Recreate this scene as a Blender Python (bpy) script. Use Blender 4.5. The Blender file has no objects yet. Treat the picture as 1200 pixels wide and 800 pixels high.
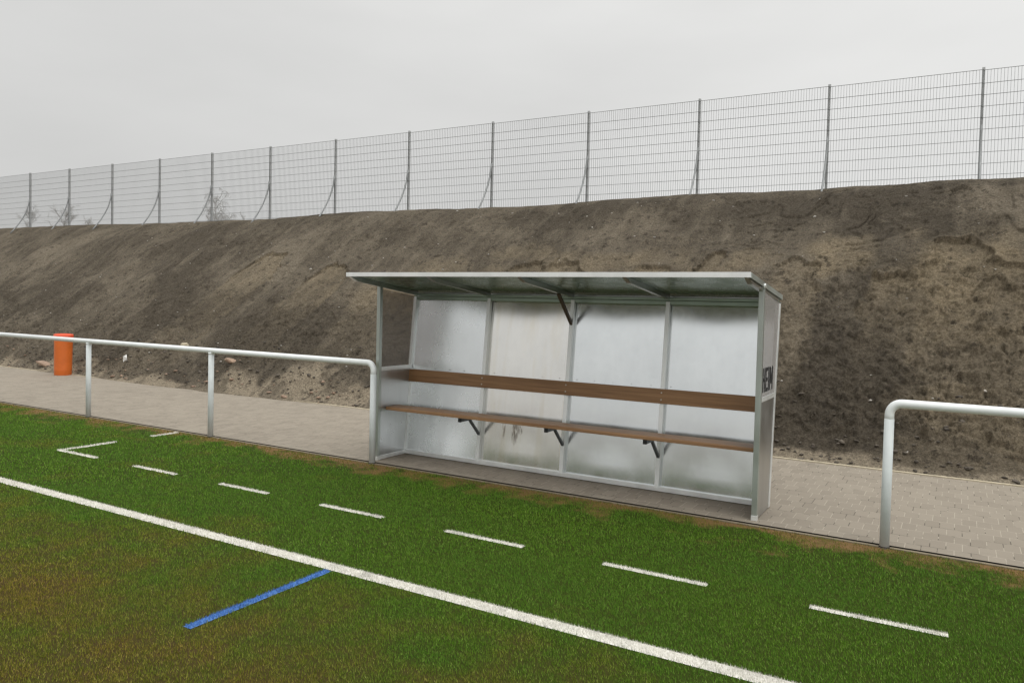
import bpy, bmesh, math, random
import numpy as np
from mathutils import Vector, Matrix
random.seed(7); RNG = np.random.default_rng(11)
S = bpy.context.scene
COL = S.collection
R = math.radians

# ------------------------------------------------------------------ helpers
def tag(o, label=None, cat=None, group=None, kind=None):
    if label: o['label'] = label
    if cat: o['category'] = cat
    if group: o['group'] = group
    if kind: o['kind'] = kind
    return o

def empty(name, loc=(0, 0, 0), rz=0):
    o = bpy.data.objects.new(name, None); COL.objects.link(o)
    o.location = loc; o.rotation_euler = (0, 0, rz); o.empty_display_size = .1
    return o

def copy_tree(o, parent=None):
    c = o.copy(); COL.objects.link(c)
    if parent: c.parent = parent
    for ch in list(o.children): copy_tree(ch, c)
    return c

def mesh_obj(name, verts, faces, mat, parent=None, smooth=False):
    m = bpy.data.meshes.new(name); m.from_pydata([tuple(v) for v in verts], [], faces); m.update()
    if smooth: m.polygons.foreach_set('use_smooth', [True] * len(m.polygons))
    o = bpy.data.objects.new(name, m); COL.objects.link(o)
    if mat: m.materials.append(mat)
    if parent: o.parent = parent
    return o

def np_mesh(name, V, F, mat, parent=None, smooth=False):
    """V (n,3), F (m,k) numpy arrays, all faces of the same size"""
    m = bpy.data.meshes.new(name); n, k = F.shape
    m.vertices.add(len(V)); m.vertices.foreach_set('co', V.astype(np.float32).ravel())
    m.loops.add(n * k); m.loops.foreach_set('vertex_index', F.astype(np.int32).ravel())
    m.polygons.add(n); m.polygons.foreach_set('loop_start', np.arange(0, n * k, k, dtype=np.int32))
    m.polygons.foreach_set('loop_total', np.full(n, k, np.int32))
    if smooth: m.polygons.foreach_set('use_smooth', np.ones(n, bool))
    m.update(calc_edges=True); m.validate()
    o = bpy.data.objects.new(name, m); COL.objects.link(o)
    if mat: m.materials.append(mat)
    if parent: o.parent = parent
    return o

class MB:
    def __init__(s): s.b = bmesh.new()
    def box(s, p0, p1, bev=0.0):
        """axis aligned box between two corners"""
        c = [(a + b) / 2 for a, b in zip(p0, p1)]; d = [abs(b - a) for a, b in zip(p0, p1)]
        r = bmesh.ops.create_cube(s.b, size=1, matrix=Matrix.Translation(c) @ Matrix.Diagonal((*d, 1)))
        if bev: s._bev(r['verts'], bev)
        return s
    def _bev(s, vs, bev):
        es = list({e for v in vs for e in v.link_edges})
        bmesh.ops.bevel(s.b, geom=es, offset=bev, segments=2, affect='EDGES', profile=.6)
    def bar(s, a, b, w, h, up=(0, 0, 1), bev=0.0, ext=0.0):
        """box of section w (sideways) x h (along up) from a to b"""
        a, b = Vector(a), Vector(b); d = (b - a); L = d.length; d.normalize()
        up = Vector(up); x = d.cross(up).normalized(); u = x.cross(d).normalized()
        M = Matrix((x, d, u)).transposed().to_4x4(); M.translation = (a + b) / 2
        r = bmesh.ops.create_cube(s.b, size=1, matrix=M @ Matrix.Diagonal((w, L + ext, h, 1)))
        if bev: s._bev(r['verts'], bev)
        return s
    def tube(s, pts, r, seg=16, cap=True):
        pts = [Vector(p) for p in pts]; rings = []; n = len(pts)
        rr = r if isinstance(r, (list, tuple)) else [r] * n
        t0 = (pts[1] - pts[0]).normalized()
        ref = Vector((0, 0, 1)) if abs(t0.z) < .9 else Vector((1, 0, 0))
        u = t0.cross(ref).normalized()
        for i, p in enumerate(pts):
            t = ((pts[min(i + 1, n - 1)] - p).normalized() + (p - pts[max(i - 1, 0)]).normalized()).normalized()
            u = (u - t * u.dot(t)).normalized(); v = t.cross(u)
            rings.append([s.b.verts.new(p + (u * math.cos(2 * math.pi * k / seg) + v * math.sin(2 * math.pi * k / seg)) * rr[i]) for k in range(seg)])
        for i in range(n - 1):
            for k in range(seg):
                f = s.b.faces.new((rings[i][k], rings[i][(k + 1) % seg], rings[i + 1][(k + 1) % seg], rings[i + 1][k])); f.smooth = True
        if cap:
            s.b.faces.new(rings[0][::-1]); s.b.faces.new(rings[-1])
        return s
    def lathe(s, prof, seg=40):
        rings = [[s.b.verts.new((r * math.cos(2 * math.pi * k / seg), r * math.sin(2 * math.pi * k / seg), z)) for k in range(seg)] for r, z in prof]
        for i in range(len(rings) - 1):
            for k in range(seg):
                f = s.b.faces.new((rings[i][k], rings[i][(k + 1) % seg], rings[i + 1][(k + 1) % seg], rings[i + 1][k])); f.smooth = True
        s.b.faces.new(rings[0][::-1]); s.b.faces.new(rings[-1])
        return s
    def build(s, name, mat, parent=None):
        bmesh.ops.recalc_face_normals(s.b, faces=s.b.faces)
        m = bpy.data.meshes.new(name); s.b.to_mesh(m); s.b.free()
        o = bpy.data.objects.new(name, m); COL.objects.link(o)
        if mat: m.materials.append(mat)
        if parent: o.parent = parent
        return o

# ---- numpy noise
def _h(ix, iy, seed):
    n = (ix.astype(np.int64) * 374761393 + iy.astype(np.int64) * 668265263 + seed * 1442695041) & 0xffffffff
    n = ((n ^ (n >> 13)) * 1274126177) & 0xffffffff
    n = ((n ^ (n >> 16)) * 2246822519) & 0xffffffff
    return ((n ^ (n >> 15)) & 0xffff) / 32767.5 - 1
def vn(x, y, seed=0):
    ix, iy = np.floor(x), np.floor(y); fx, fy = x - ix, y - iy
    fx = fx * fx * fx * (fx * (fx * 6 - 15) + 10); fy = fy * fy * fy * (fy * (fy * 6 - 15) + 10)
    a, b = _h(ix, iy, seed), _h(ix + 1, iy, seed); c, d = _h(ix, iy + 1, seed), _h(ix + 1, iy + 1, seed)
    return (a + (b - a) * fx) * (1 - fy) + (c + (d - c) * fx) * fy
def fbm(x, y, seed=0, oct=4, gain=.5):
    s = 0; a = 1; n = 0
    for i in range(oct):
        s = s + a * vn(x, y, seed + i * 17); n += a; a *= gain
        x, y = (x * 1.62 - y * 1.18) + 3.7, (x * 1.18 + y * 1.62) - 1.3
    return s / n * 1.6
def sst(a, b, x): t = np.clip((x - a) / (b - a), 0, 1); return t * t * (3 - 2 * t)

# ------------------------------------------------------------------ node helpers
class NT:
    def __init__(s, name):
        s.m = bpy.data.materials.new(name); s.m.use_nodes = True; s.t = s.m.node_tree
        s.t.nodes.clear(); s.out = s.n('ShaderNodeOutputMaterial'); s.pos = None
    def n(s, typ, **kw):
        o = s.t.nodes.new(typ)
        for k, v in kw.items(): setattr(o, k, v)
        return o
    def set(s, sock, v):
        if isinstance(v, bpy.types.NodeSocket): s.t.links.new(v, sock)
        elif v is not None: sock.default_value = v
    def coord(s, kind='pos'):
        if kind == 'pos':
            if not s.pos: s.pos = s.n('ShaderNodeNewGeometry')
            return s.pos.outputs['Position']
        return s.n('ShaderNodeTexCoord').outputs['Object']
    def map(s, v, scale=(1, 1, 1), rot=(0, 0, 0), loc=(0, 0, 0)):
        o = s.n('ShaderNodeMapping'); s.set(o.inputs[0], v)
        o.inputs['Scale'].default_value = scale; o.inputs['Rotation'].default_value = rot; o.inputs['Location'].default_value = loc
        return o.outputs[0]
    def noise(s, v, scale=5, detail=4, rough=.55, dist=0):
        o = s.n('ShaderNodeTexNoise'); s.set(o.inputs['Vector'], v)
        o.inputs['Scale'].default_value = scale; o.inputs['Detail'].default_value = detail
        o.inputs['Roughness'].default_value = rough; o.inputs['Distortion'].default_value = dist
        return o.outputs['Fac']
    def ramp(s, f, stops, interp='LINEAR'):
        o = s.n('ShaderNodeValToRGB'); s.set(o.inputs[0], f); cr = o.color_ramp; cr.interpolation = interp
        while len(cr.elements) < len(stops): cr.elements.new(.5)
        for e, (p, c) in zip(cr.elements, stops):
            e.position = p; e.color = (c, c, c, 1) if isinstance(c, (int, float)) else (*c, 1)
        return o.outputs[0]
    def mix(s, f, a, b, mode='MIX'):
        o = s.n('ShaderNodeMix', data_type='RGBA', blend_type=mode)
        s.set(o.inputs[0], f)
        for i, v in ((6, a), (7, b)):
            if isinstance(v, (tuple, list)): v = (*v, 1) if len(v) == 3 else v
            s.set(o.inputs[i], v)
        return o.outputs[2]
    def math(s, op, a, b=None, clamp=False):
        o = s.n('ShaderNodeMath', operation=op, use_clamp=clamp); s.set(o.inputs[0], a)
        if b is not None: s.set(o.inputs[1], b)
        return o.outputs[0]
    def sep(s, v):
        o = s.n('ShaderNodeSeparateXYZ'); s.set(o.inputs[0], v); return o.outputs
    def attr(s, name):
        return s.n('ShaderNodeAttribute', attribute_name=name).outputs['Fac']
    def bump(s, h, strength=.5, dist=.02, normal=None):
        o = s.n('ShaderNodeBump'); s.set(o.inputs['Height'], h)
        o.inputs['Strength'].default_value = strength; o.inputs['Distance'].default_value = dist
        if normal is not None: s.set(o.inputs['Normal'], normal)
        return o.outputs[0]
    def bsdf(s, **kw):
        o = s.n('ShaderNodeBsdfPrincipled')
        for k, v in kw.items():
            k = k.replace('_', ' ')
            if isinstance(v, (tuple, list)) and len(v) == 3: v = (*v, 1)
            s.set(o.inputs[k], v)
        return o.outputs[0]
    def done(s, sh):
        s.t.links.new(sh, s.out.inputs['Surface']); return s.m

# ------------------------------------------------------------------ materials
def m_zinc(name, base, rough, metal=.9, streak=True, spangle=.12):
    t = NT(name); p = t.coord('obj')
    a = t.noise(t.map(p, (9, 9, .9)), 1, 4, .6)          # vertical run marks
    b = t.noise(p, 3.2, 5, .6)
    c = t.noise(p, 60, 2, .5)
    f = t.math('ADD', t.math('MULTIPLY', a, .5), t.math('MULTIPLY', b, .5))
    lo = tuple(x * (1 - spangle) for x in base); hi = tuple(min(1, x * (1 + spangle * .7)) for x in base)
    col = t.mix(t.ramp(f, [(.3, 0.), (.7, 1.)]), lo, hi)
    r = t.math('ADD', t.math('MULTIPLY', t.ramp(b, [(.3, 0.), (.75, 1.)]), .16), rough - .08)
    h = t.math('ADD', t.math('MULTIPLY', c, .02), t.math('MULTIPLY', b, .5))
    return t.done(t.bsdf(Base_Color=col, Metallic=metal, Roughness=r, Normal=t.bump(h, .05, .02)))

def m_sheet(name, base, rough, metal, cream=False):
    """galvanised back sheet: cloudy zinc, faint vertical runs; the cream variant carries the brown drip stains"""
    t = NT(name); p = t.coord('obj')
    a = t.noise(t.map(p, (9, 9, .8)), 1, 5, .6)
    b = t.noise(p, 2.4, 6, .65)
    d = t.noise(t.map(p, (1.5, 1.5, 1.1)), 1, 2, .5)
    f = t.math('ADD', t.math('MULTIPLY', a, .22), t.math('MULTIPLY', b, .78))
    lo = tuple(x * .90 for x in base); hi = tuple(min(1, x * 1.07) for x in base)
    col = t.mix(t.ramp(f, [(.32, 0.), (.66, 1.)]), lo, hi)
    if cream:
        run = t.ramp(t.noise(t.map(p, (7, 7, .5)), 1, 3, .6), [(.5, 0.), (.7, .55)])
        col = t.mix(run, col, (.80, .75, .64))
        x, y, z = t.sep(p)
        def blot(cx, cz, rx, rz):
            u = t.math('DIVIDE', t.math('SUBTRACT', x, cx), rx); v = t.math('DIVIDE', t.math('SUBTRACT', z, cz), rz)
            return t.math('SUBTRACT', 1., t.math('ADD', t.math('MULTIPLY', u, u), t.math('MULTIPLY', v, v)), True)
        st = t.math('MAXIMUM', t.math('MAXIMUM', blot(-.08, .40, .05, .16), blot(-.22, .43, .022, .13)), blot(-.015, .43, .04, .07))
        st = t.math('MULTIPLY', st, t.ramp(t.noise(t.map(p, (48, 48, 9)), 1, 4, .7), [(.40, 0.), (.52, 1.)]))
        col = t.mix(t.math('MULTIPLY', st, .85), col, (.13, .09, .06))
    r = t.math('ADD', t.math('MULTIPLY', t.ramp(f, [(.3, 0.), (.7, 1.)]), .10), rough - .05)
    nb = t.bump(d, .12, .04)
    return t.done(t.bsdf(Base_Color=col, Metallic=metal, Roughness=r, Normal=nb))

def m_wood(name, c0, c1, rough=.5):
    t = NT(name); p = t.coord('obj')
    g = t.noise(t.map(p, (1.2, 40, 40)), 1.5, 5, .6); h = t.noise(t.map(p, (.5, 4, 4)), 1, 3)
    f = t.math('ADD', t.math('MULTIPLY', g, .65), t.math('MULTIPLY', h, .35))
    return t.done(t.bsdf(Base_Color=t.mix(t.ramp(f, [(.35, 0.), (.65, 1.)]), c0, c1), Roughness=rough, Normal=t.bump(g, .2, .004)))

def m_plain(name, base, rough=.5, metal=0., var=.12, scale=8, bump=.05):
    t = NT(name); p = t.coord('obj'); n = t.noise(p, scale, 5, .6)
    col = t.mix(t.ramp(n, [(.3, 0.), (.7, 1.)]), tuple(x * (1 - var) for x in base), tuple(min(1, x * (1 + var)) for x in base))
    return t.done(t.bsdf(Base_Color=col, Roughness=rough, Metallic=metal, Normal=t.bump(n, bump, .01)))

def m_pane():
    t = NT('frosted_plastic'); p = t.coord('obj')
    tr = t.n('ShaderNodeBsdfTransparent'); tr.inputs[0].default_value = (.80, .78, .77, 1)
    n = t.noise(t.map(p, (4, 4, 2)), 1, 4, .6)
    gl = t.bsdf(Base_Color=(.50, .49, .48), Roughness=t.math('ADD', t.math('MULTIPLY', n, .1), .12), IOR=1.55)
    lw = t.n('ShaderNodeLayerWeight'); lw.inputs[0].default_value = .5
    f = t.math('ADD', t.math('MULTIPLY', t.math('POWER', lw.outputs['Facing'], 4.), .7), .21, True)
    mx = t.n('ShaderNodeMixShader'); t.set(mx.inputs[0], f); t.set(mx.inputs[1], tr.outputs[0]); t.set(mx.inputs[2], gl)
    return t.done(mx.outputs[0])

def turf_colour(t, p):
    """brown factor: thin, infill-rich patches on the field side of the line and a worn strip along the paving"""
    x, y, z = t.sep(p)
    n1 = t.noise(t.map(p, (1, 1, 0)), .9, 5, .62)
    n2 = t.noise(t.map(p, (1, 1, 0), loc=(7, 3, 0)), 2.6, 4, .6)
    n = t.math('ADD', t.math('MULTIPLY', n1, .6), t.math('MULTIPLY', n2, .4))
    inner = t.n('ShaderNodeMapRange'); t.set(inner.inputs[0], y)
    for i, v in zip((1, 2, 3, 4), (2.4, 4.2, .175, -.11)): inner.inputs[i].default_value = v
    left = t.n('ShaderNodeMapRange'); t.set(left.inputs[0], x)
    for i, v in zip((1, 2, 3, 4), (-6, 0, .05, -.05)): left.inputs[i].default_value = v
    br = t.math('ADD', t.math('ADD', n, inner.outputs[0]), left.outputs[0])
    br = t.ramp(br, [(.47, 0.), (.74, 1.)])
    edge = t.n('ShaderNodeMapRange'); t.set(edge.inputs[0], t.math('ADD', y, t.math('MULTIPLY', t.math('SUBTRACT', n2, .5), 2.2)))
    for i, v in zip((1, 2, 3, 4), (5.95, 6.34, 0, 1)): edge.inputs[i].default_value = v
    return br, edge.outputs[0], n2

def m_turf_blades():
    t = NT('turf_fibre'); p = t.coord('pos')
    br, edge, n2 = turf_colour(t, p)
    rnd = t.pos.outputs['Random Per Island']
    g = t.ramp(rnd, [(0., (.030, .066, .005)), (.35, (.078, .176, .012)), (.8, (.126, .245, .019)), (1., (.235, .350, .070))])
    big = t.noise(t.map(p, (.5, 1.3, 0)), 1, 3, .5)
    g = t.mix(t.ramp(big, [(.35, 0.), (.7, .5)]), g, (.070, .170, .022))
    b = t.ramp(rnd, [(0., (.070, .060, .006)), (.55, (.205, .150, .017)), (1., (.38, .24, .06))])
    e = t.ramp(rnd, [(0., (.08, .09, .012)), (.5, (.18, .115, .030)), (1., (.30, .17, .06))])
    c = t.mix(t.math('MULTIPLY', br, .75), g, b)
    c = t.mix(t.math('MULTIPLY', edge, .72), c, e)
    return t.done(t.bsdf(Base_Color=c, Roughness=.6, Specular_IOR_Level=.12))

def m_turf_base():
    t = NT('turf_base'); p = t.coord('pos')
    br, edge, n2 = turf_colour(t, p)
    fine = t.noise(p, 260, 3, .7)
    g = t.mix(fine, (.012, .020, .003), (.060, .085, .010))
    b = t.mix(fine, (.02, .015, .006), (.12, .078, .026))
    e = t.mix(fine, (.07, .045, .02), (.32, .19, .085))
    c = t.mix(br, g, b); c = t.mix(edge, c, e)
    return t.done(t.bsdf(Base_Color=c, Roughness=.9, Specular_IOR_Level=.1, Normal=t.bump(fine, .6, .01)))

def m_line(name, c0, c1):
    t = NT(name); t.coord('pos'); rnd = t.pos.outputs['Random Per Island']
    w = t.noise(t.coord('pos'), 6, 4, .6)
    c = t.mix(rnd, c0, c1)
    c = t.mix(t.ramp(w, [(.50, 0.), (.72, .45)]), c, tuple(a * .6 for a in c0))
    return t.done(t.bsdf(Base_Color=c, Roughness=.6, Specular_IOR_Level=.2))

def m_paving():
    t = NT('concrete_pavers'); p = t.coord('pos')
    w = t.noise(p, 14, 2, .5)
    sw = t.mix(.03, p, t.n('ShaderNodeTexNoise').outputs['Color'], 'ADD')
    br = t.n('ShaderNodeTexBrick'); t.set(br.inputs['Vector'], t.map(p, (1, 1, 1), loc=(.013, .02, 0)))
    for k, v in (('Scale', 1), ('Brick Width', .108), ('Row Height', .2115), ('Mortar Size', .0036), ('Mortar Smooth', .3), ('Bias', 0)): br.inputs[k].default_value = v
    br.offset = .5; br.inputs['Color1'].default_value = (.0, .0, .0, 1); br.inputs['Color2'].default_value = (1, 1, 1, 1); br.inputs['Mortar'].default_value = (.5, .5, .5, 1)
    tone = t.n('ShaderNodeSeparateColor'); t.set(tone.inputs[0], br.outputs['Color'])
    n1 = t.noise(p, .8, 5, .6); n2 = t.noise(t.map(p, (1.2, 5, 1)), 1.6, 5, .65); n3 = t.noise(p, 120, 3, .6)
    c = t.mix(tone.outputs[0], (.230, .198, .156), (.292, .254, .202))
    c = t.mix(t.ramp(n1, [(.35, 0.), (.7, .55)]), c, (.312, .272, .216))
    c = t.mix(t.ramp(n2, [(.56, 0.), (.72, .5)]), c, (.24, .205, .165))
    c = t.mix(t.math('MULTIPLY', n3, .35), c, (.28, .25, .21))
    # joints: mostly sand filled and pale, some open and dark
    jm = t.ramp(t.noise(t.map(p, (3, 3, 1)), 1.6, 3, .7), [(.49, 0.), (.58, 1.)])
    jc = t.mix(jm, (.43, .385, .31), (.06, .05, .038))
    c = t.mix(t.math('MULTIPLY', br.outputs['Fac'], .75), c, jc)
    h = t.math('ADD', t.math('MULTIPLY', br.outputs['Fac'], -1.), t.math('MULTIPLY', n3, .25))
    return t.done(t.bsdf(Base_Color=c, Roughness=.85, Specular_IOR_Level=.25, Normal=t.bump(h, .5, .004)))

def m_soil():
    t = NT('bank_soil'); p = t.coord('pos'); x, y, z = t.sep(p)
    fresh = t.attr('fresh'); sand = t.attr('sand'); zone = t.attr('zone')
    n1 = t.noise(t.map(p, (.42, .22, .22)), 1, 6, .62)
    n2 = t.noise(t.map(p, (1.6, .8, .8), loc=(3, 9, 1)), 1, 6, .65)
    n3 = t.noise(p, 22, 6, .75); n4 = t.noise(p, 90, 4, .75)
    dark = t.mix(n3, (.066, .055, .041), (.156, .131, .098))
    pale = t.mix(n3, (.158, .133, .098), (.300, .254, .190))
    f = t.math('ADD', t.math('MULTIPLY', n1, .5), t.math('MULTIPLY', n2, .5))
    f = t.math('ADD', f, t.math('MULTIPLY', t.math('SUBTRACT', zone, .5), .30))
    st = t.noise(t.map(p, (5.5, .55, .55)), 1, 5, .6)
    f = t.math('ADD', f, t.math('MULTIPLY', t.math('SUBTRACT', st, .5), .34))
    c = t.mix(t.ramp(f, [(.40, 0.), (.66, 1.)]), dark, pale)
    ochre = t.mix(n3, (.175, .141, .092), (.420, .340, .228))
    c = t.mix(t.math('MULTIPLY', t.math('MULTIPLY', fresh, t.ramp(n2, [(.3, .35), (.58, 1.)])), 1., True), c, ochre)
    sd = t.mix(n3, (.25, .205, .145), (.46, .39, .29))
    c = t.mix(sand, c, sd)
    c = t.mix(1., c, t.ramp(t.noise(p, 34, 6, .8), [(.30, .45), (.5, 1.), (.72, 1.7)]), 'MULTIPLY')
    n5 = t.noise(t.map(p, (1, .8, .8)), 7.5, 6, .72)
    c = t.mix(t.ramp(n5, [(.33, .75), (.47, 0.)]), c, (.040, .033, .026))
    c = t.mix(t.ramp(n4, [(.30, .65), (.48, 0.)]), c, (.030, .025, .020))
    c = t.mix(t.ramp(n4, [(.66, 0.), (.78, .45)]), c, (.30, .27, .22))
    h = t.math('ADD', t.math('MULTIPLY', n3, .7), t.math('MULTIPLY', n4, .3))
    return t.done(t.bsdf(Base_Color=c, Roughness=.95, Specular_IOR_Level=.12, Normal=t.bump(h, 1.0, .09)))

M = dict(
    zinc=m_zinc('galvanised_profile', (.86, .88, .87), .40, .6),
    zinc_dull=m_zinc('galvanised_dull', (.50, .54, .51), .45, .85),
    rail_reflect_tint=m_zinc('galvanised_rail_reflect_tint', (.30, .37, .31), .35, .8),  # dark greenish reflection on the top rail is painted into its base colour
    sheet=m_sheet('galvanised_sheet', (.83, .86, .87), .19, .95),
    sheet_dull=m_sheet('galvanised_sheet_dull', (.85, .88, .89), .26, .97),
    cream=m_sheet('galvanised_sheet_cream', (.86, .85, .82), .20, .94, True),
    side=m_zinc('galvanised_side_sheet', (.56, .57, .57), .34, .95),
    roof=m_zinc('galvanised_roof_grass_tint', (.21, .305, .222), .28, .70),  # green tint imitates grass mirrored in the roof underside
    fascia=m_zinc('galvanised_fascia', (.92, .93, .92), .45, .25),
    wood=m_wood('brown_composite', (.200, .100, .040), (.370, .205, .094)),
    wood_seat=m_wood('brown_composite_seat', (.230, .122, .056), (.39, .225, .115)),
    dark=m_plain('dark_brown_steel', (.13, .092, .066), .45),
    steel=m_plain('bare_dark_steel', (.13, .14, .15), .4, .6),
    black=m_plain('black_plastic', (.010, .010, .010), .8),
    bolt=m_plain('bolt_steel', (.7, .7, .68), .35, .6),
    pane=m_pane(),
    rail=m_plain('painted_tube', (.85, .88, .875), .34, 0., .06, 6),
    railpost=m_plain('painted_post', (.62, .66, .655), .4, 0., .08, 6),
    fence=m_plain('galvanised_wire', (.27, .28, .28), .5, .3),
    fpost=m_plain('galvanised_fence_post', (.44, .45, .45), .5, .3),
    orange=m_plain('orange_plastic', (.60, .135, .020), .45, 0., .10, 5),
    red=m_plain('red_orange_plastic', (.80, .10, .035), .4, 0., .06, 5),
    kerb=m_plain('kerb_concrete', (.20, .165, .11), .9, 0., .25, 14, .3),
    joint=m_plain('joint_dirt', (.035, .028, .020), .95, 0., .3, 30, .4),
    path=m_paving(), soil=m_soil(), turf=m_turf_base(), blade=m_turf_blades(),
    white=m_line('white_fibre', (.58, .56, .50), (.84, .82, .76)),
    blue=m_line('blue_fibre', (.035, .11, .36), (.12, .27, .58)),
    bark=m_plain('hazed_bark', (.38, .37, .355), .9, 0., .2, 4),  # bark colour lightened to stand in for haze over the far trees
    clod=m_plain('soil_clod', (.095, .080, .063), .95, 0., .45, 9, .5),
    pebble=m_plain('pale_pebble', (.50, .47, .42), .8, 0., .3, 3),
    brick=m_plain('brick_rubble', (.30, .21, .15), .9, 0., .3, 18, .4),
    stone=m_plain('sandstone_lump', (.46, .40, .29), .9, 0., .25, 18, .4),
    paper=m_plain('white_scrap', (.80, .80, .78), .7, 0., .05),
)

# ------------------------------------------------------------------ camera
CAM = dict(F=891.68745, yaw=.52938, pitch=-.03318, roll=.02391, h=1.75364, sy=-13.58158)
def camera():
    y, p, r = CAM['yaw'], CAM['pitch'], CAM['roll']
    f = Vector((-math.sin(y) * math.cos(p), math.cos(y) * math.cos(p), math.sin(p)))
    r0 = Vector((math.cos(y), math.sin(y), 0)); u0 = r0.cross(f)
    rr = r0 * math.cos(r) + u0 * math.sin(r); uu = -r0 * math.sin(r) + u0 * math.cos(r)
    cd = bpy.data.cameras.new('camera'); co = bpy.data.objects.new('camera', cd); COL.objects.link(co)
    Mx = Matrix((rr, uu, -f)).transposed().to_4x4(); Mx.translation = (0, 0, CAM['h']); co.matrix_world = Mx
    cd.sensor_width = 36; cd.lens = CAM['F'] / 1200 * 36; cd.shift_y = CAM['sy'] / 1200
    cd.clip_start = .05; cd.clip_end = 2000
    S.camera = co
camera()

# ------------------------------------------------------------------ setting: ground
g = 700
tag(mesh_obj('ground', [(-g, -g, -.12), (g, -g, -.12), (g, g, -.12), (-g, g, -.12)], [(0, 1, 2, 3)], M['clod']), 'flat bare ground around and under the pitch', kind='structure')
EDGE = 6.335                                   # where the turf ends
tag(mesh_obj('pitch', [(-60, -60, -.012), (40, -60, -.012), (40, EDGE, -.012), (-60, EDGE, -.012)], [(0, 1, 2, 3)], M['turf']), 'green and brownish artificial turf pitch with brown infill', kind='structure')
# paving, running course along the turf, edging strip with an open joint
tag(mesh_obj('path', [(-60, EDGE + .062, 0), (30, EDGE + .062, 0), (30, 9.40, 0), (-60, 9.40, 0)], [(0, 1, 2, 3)], M['path']), 'grey-beige block paved path between turf and earth bank', kind='structure')
tag(MB().box((-60, EDGE + .038, -.11), (30, EDGE + .061, -.009)).build('path_joint', M['joint']), 'dark open joint along the paving edge', kind='structure')
tag(MB().box((-60, EDGE + .001, -.11), (30, EDGE + .037, -.004)).build('kerb', M['kerb']), 'narrow concrete edging strip between turf and paving', kind='structure')
tag(MB().box((-60, 9.401, -.1), (30, 9.45, .012)).build('back_kerb', M['stone']), 'pale narrow edging strip along the foot of the bank', kind='structure')

# ------------------------------------------------------------------ setting: earth bank
CX = np.array([-80, -31.4, -27.9, -24.8, -21.8, -19.3, -16.8, -14.26, -13.26, -11.8, -9.4, -8.5, -7, -5.8, -4.6, -3.2, -2.2, -.9, .22, .85, 20])
CZ = np.array([4.2, 4.19, 4.16, 4.12, 4.03, 4.04, 4.02, 4.09, 4.07, 4.05, 4.0, 4.0, 4.01, 4.05, 4.07, 4.06, 4.04, 4.03, 4.04, 4.04, 4.05])
SCARPS = [  # (polyline of the upper lip in x,y ; depth ; run-out)
    ([(-1.25, 12.35), (-1.17, 12.53), (-1.04, 12.6), (-.82, 12.64), (-.55, 12.58), (-.50, 12.35)], .13, .55),
    ([(-.60, 12.3), (-.54, 12.53), (-.39, 12.89), (-.25, 13.23), (.04, 13.26), (.2, 13.16), (.36, 12.97), (.39, 12.81), (.63, 12.73), (.76, 12.66), (1.6, 12.7), (2.4, 12.9), (3.6, 12.5)], .105, 1.2),
    ([(.18, 12.2), (.26, 12.36), (.56, 12.42), (.75, 12.31), (1.1, 12.1)], .09, .5),
    ([(-7.75, 12.3), (-7.58, 12.58), (-7.53, 12.9), (-7.17, 13.01), (-6.8, 12.86), (-6.75, 12.5)], .10, .7),
    ([(-6.8, 12.5), (-6.74, 12.9), (-6.5, 12.97), (-6.12, 12.85), (-5.78, 12.57), (-5.7, 12.2)], .10, .7),
    ([(-3.95, 12.4), (-3.79, 12.78), (-3.61, 13.08), (-3.45, 13.03), (-3.3, 12.6)], .11, .7),
    ([(-5.2, 12.2), (-5.0, 12.7), (-4.7, 12.85), (-4.3, 12.6), (-4.1, 12.2)], .08, .6),
    ([(-2.6, 12.6), (-2.46, 12.93), (-2.2, 13.0), (-1.9, 12.7), (-1.7, 12.3)], .09, .6),
    ([(-12.6, 12.2), (-12.2, 12.9), (-11.7, 12.8), (-11.3, 12.2)], .09, .6),
    ([(-15.2, 12.4), (-14.6, 13.2), (-14.0, 13.1), (-13.6, 12.5)], .10, .7),
    ([(-10.4, 12.0), (-10.0, 12.5), (-9.5, 12.5), (-9.2, 12.0)], .08, .6),
]
YF, YC = 9.40, 15.0
def cells(X, Y, size, seed, dens):
    """height 0..1 of rounded lumps scattered one per grid cell (a share `dens` of the cells holds one)"""
    gx_, gy_ = X / size, Y / size; ix, iy = np.floor(gx_), np.floor(gy_); out = np.zeros_like(X)
    for dx in (-1, 0, 1):
        for dy in (-1, 0, 1):
            cx, cy = ix + dx, iy + dy
            px = cx + .5 + .42 * _h(cx, cy, seed); py = cy + .5 + .42 * _h(cx, cy, seed + 1)
            r = .34 + .22 * _h(cx, cy, seed + 2); on = (_h(cx, cy, seed + 3) * .5 + .5) < dens
            a = _h(cx, cy, seed + 4) * 3.1; ex, ey = gx_ - px, gy_ - py
            u, v = ex * np.cos(a) + ey * np.sin(a), -ex * np.sin(a) + ey * np.cos(a)
            sk = 1 + .22 * _h(np.floor(np.arctan2(v, u) * 1.3), cx * 7 + cy, seed + 5)          # facets
            q = np.sqrt((u / 1.25) ** 2 + (v / .8) ** 2) / (r * sk)
            out = np.maximum(out, np.where(on, np.sqrt(np.clip(1 - q * q, 0, 1)) * r * 2, 0))
    return out
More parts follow.
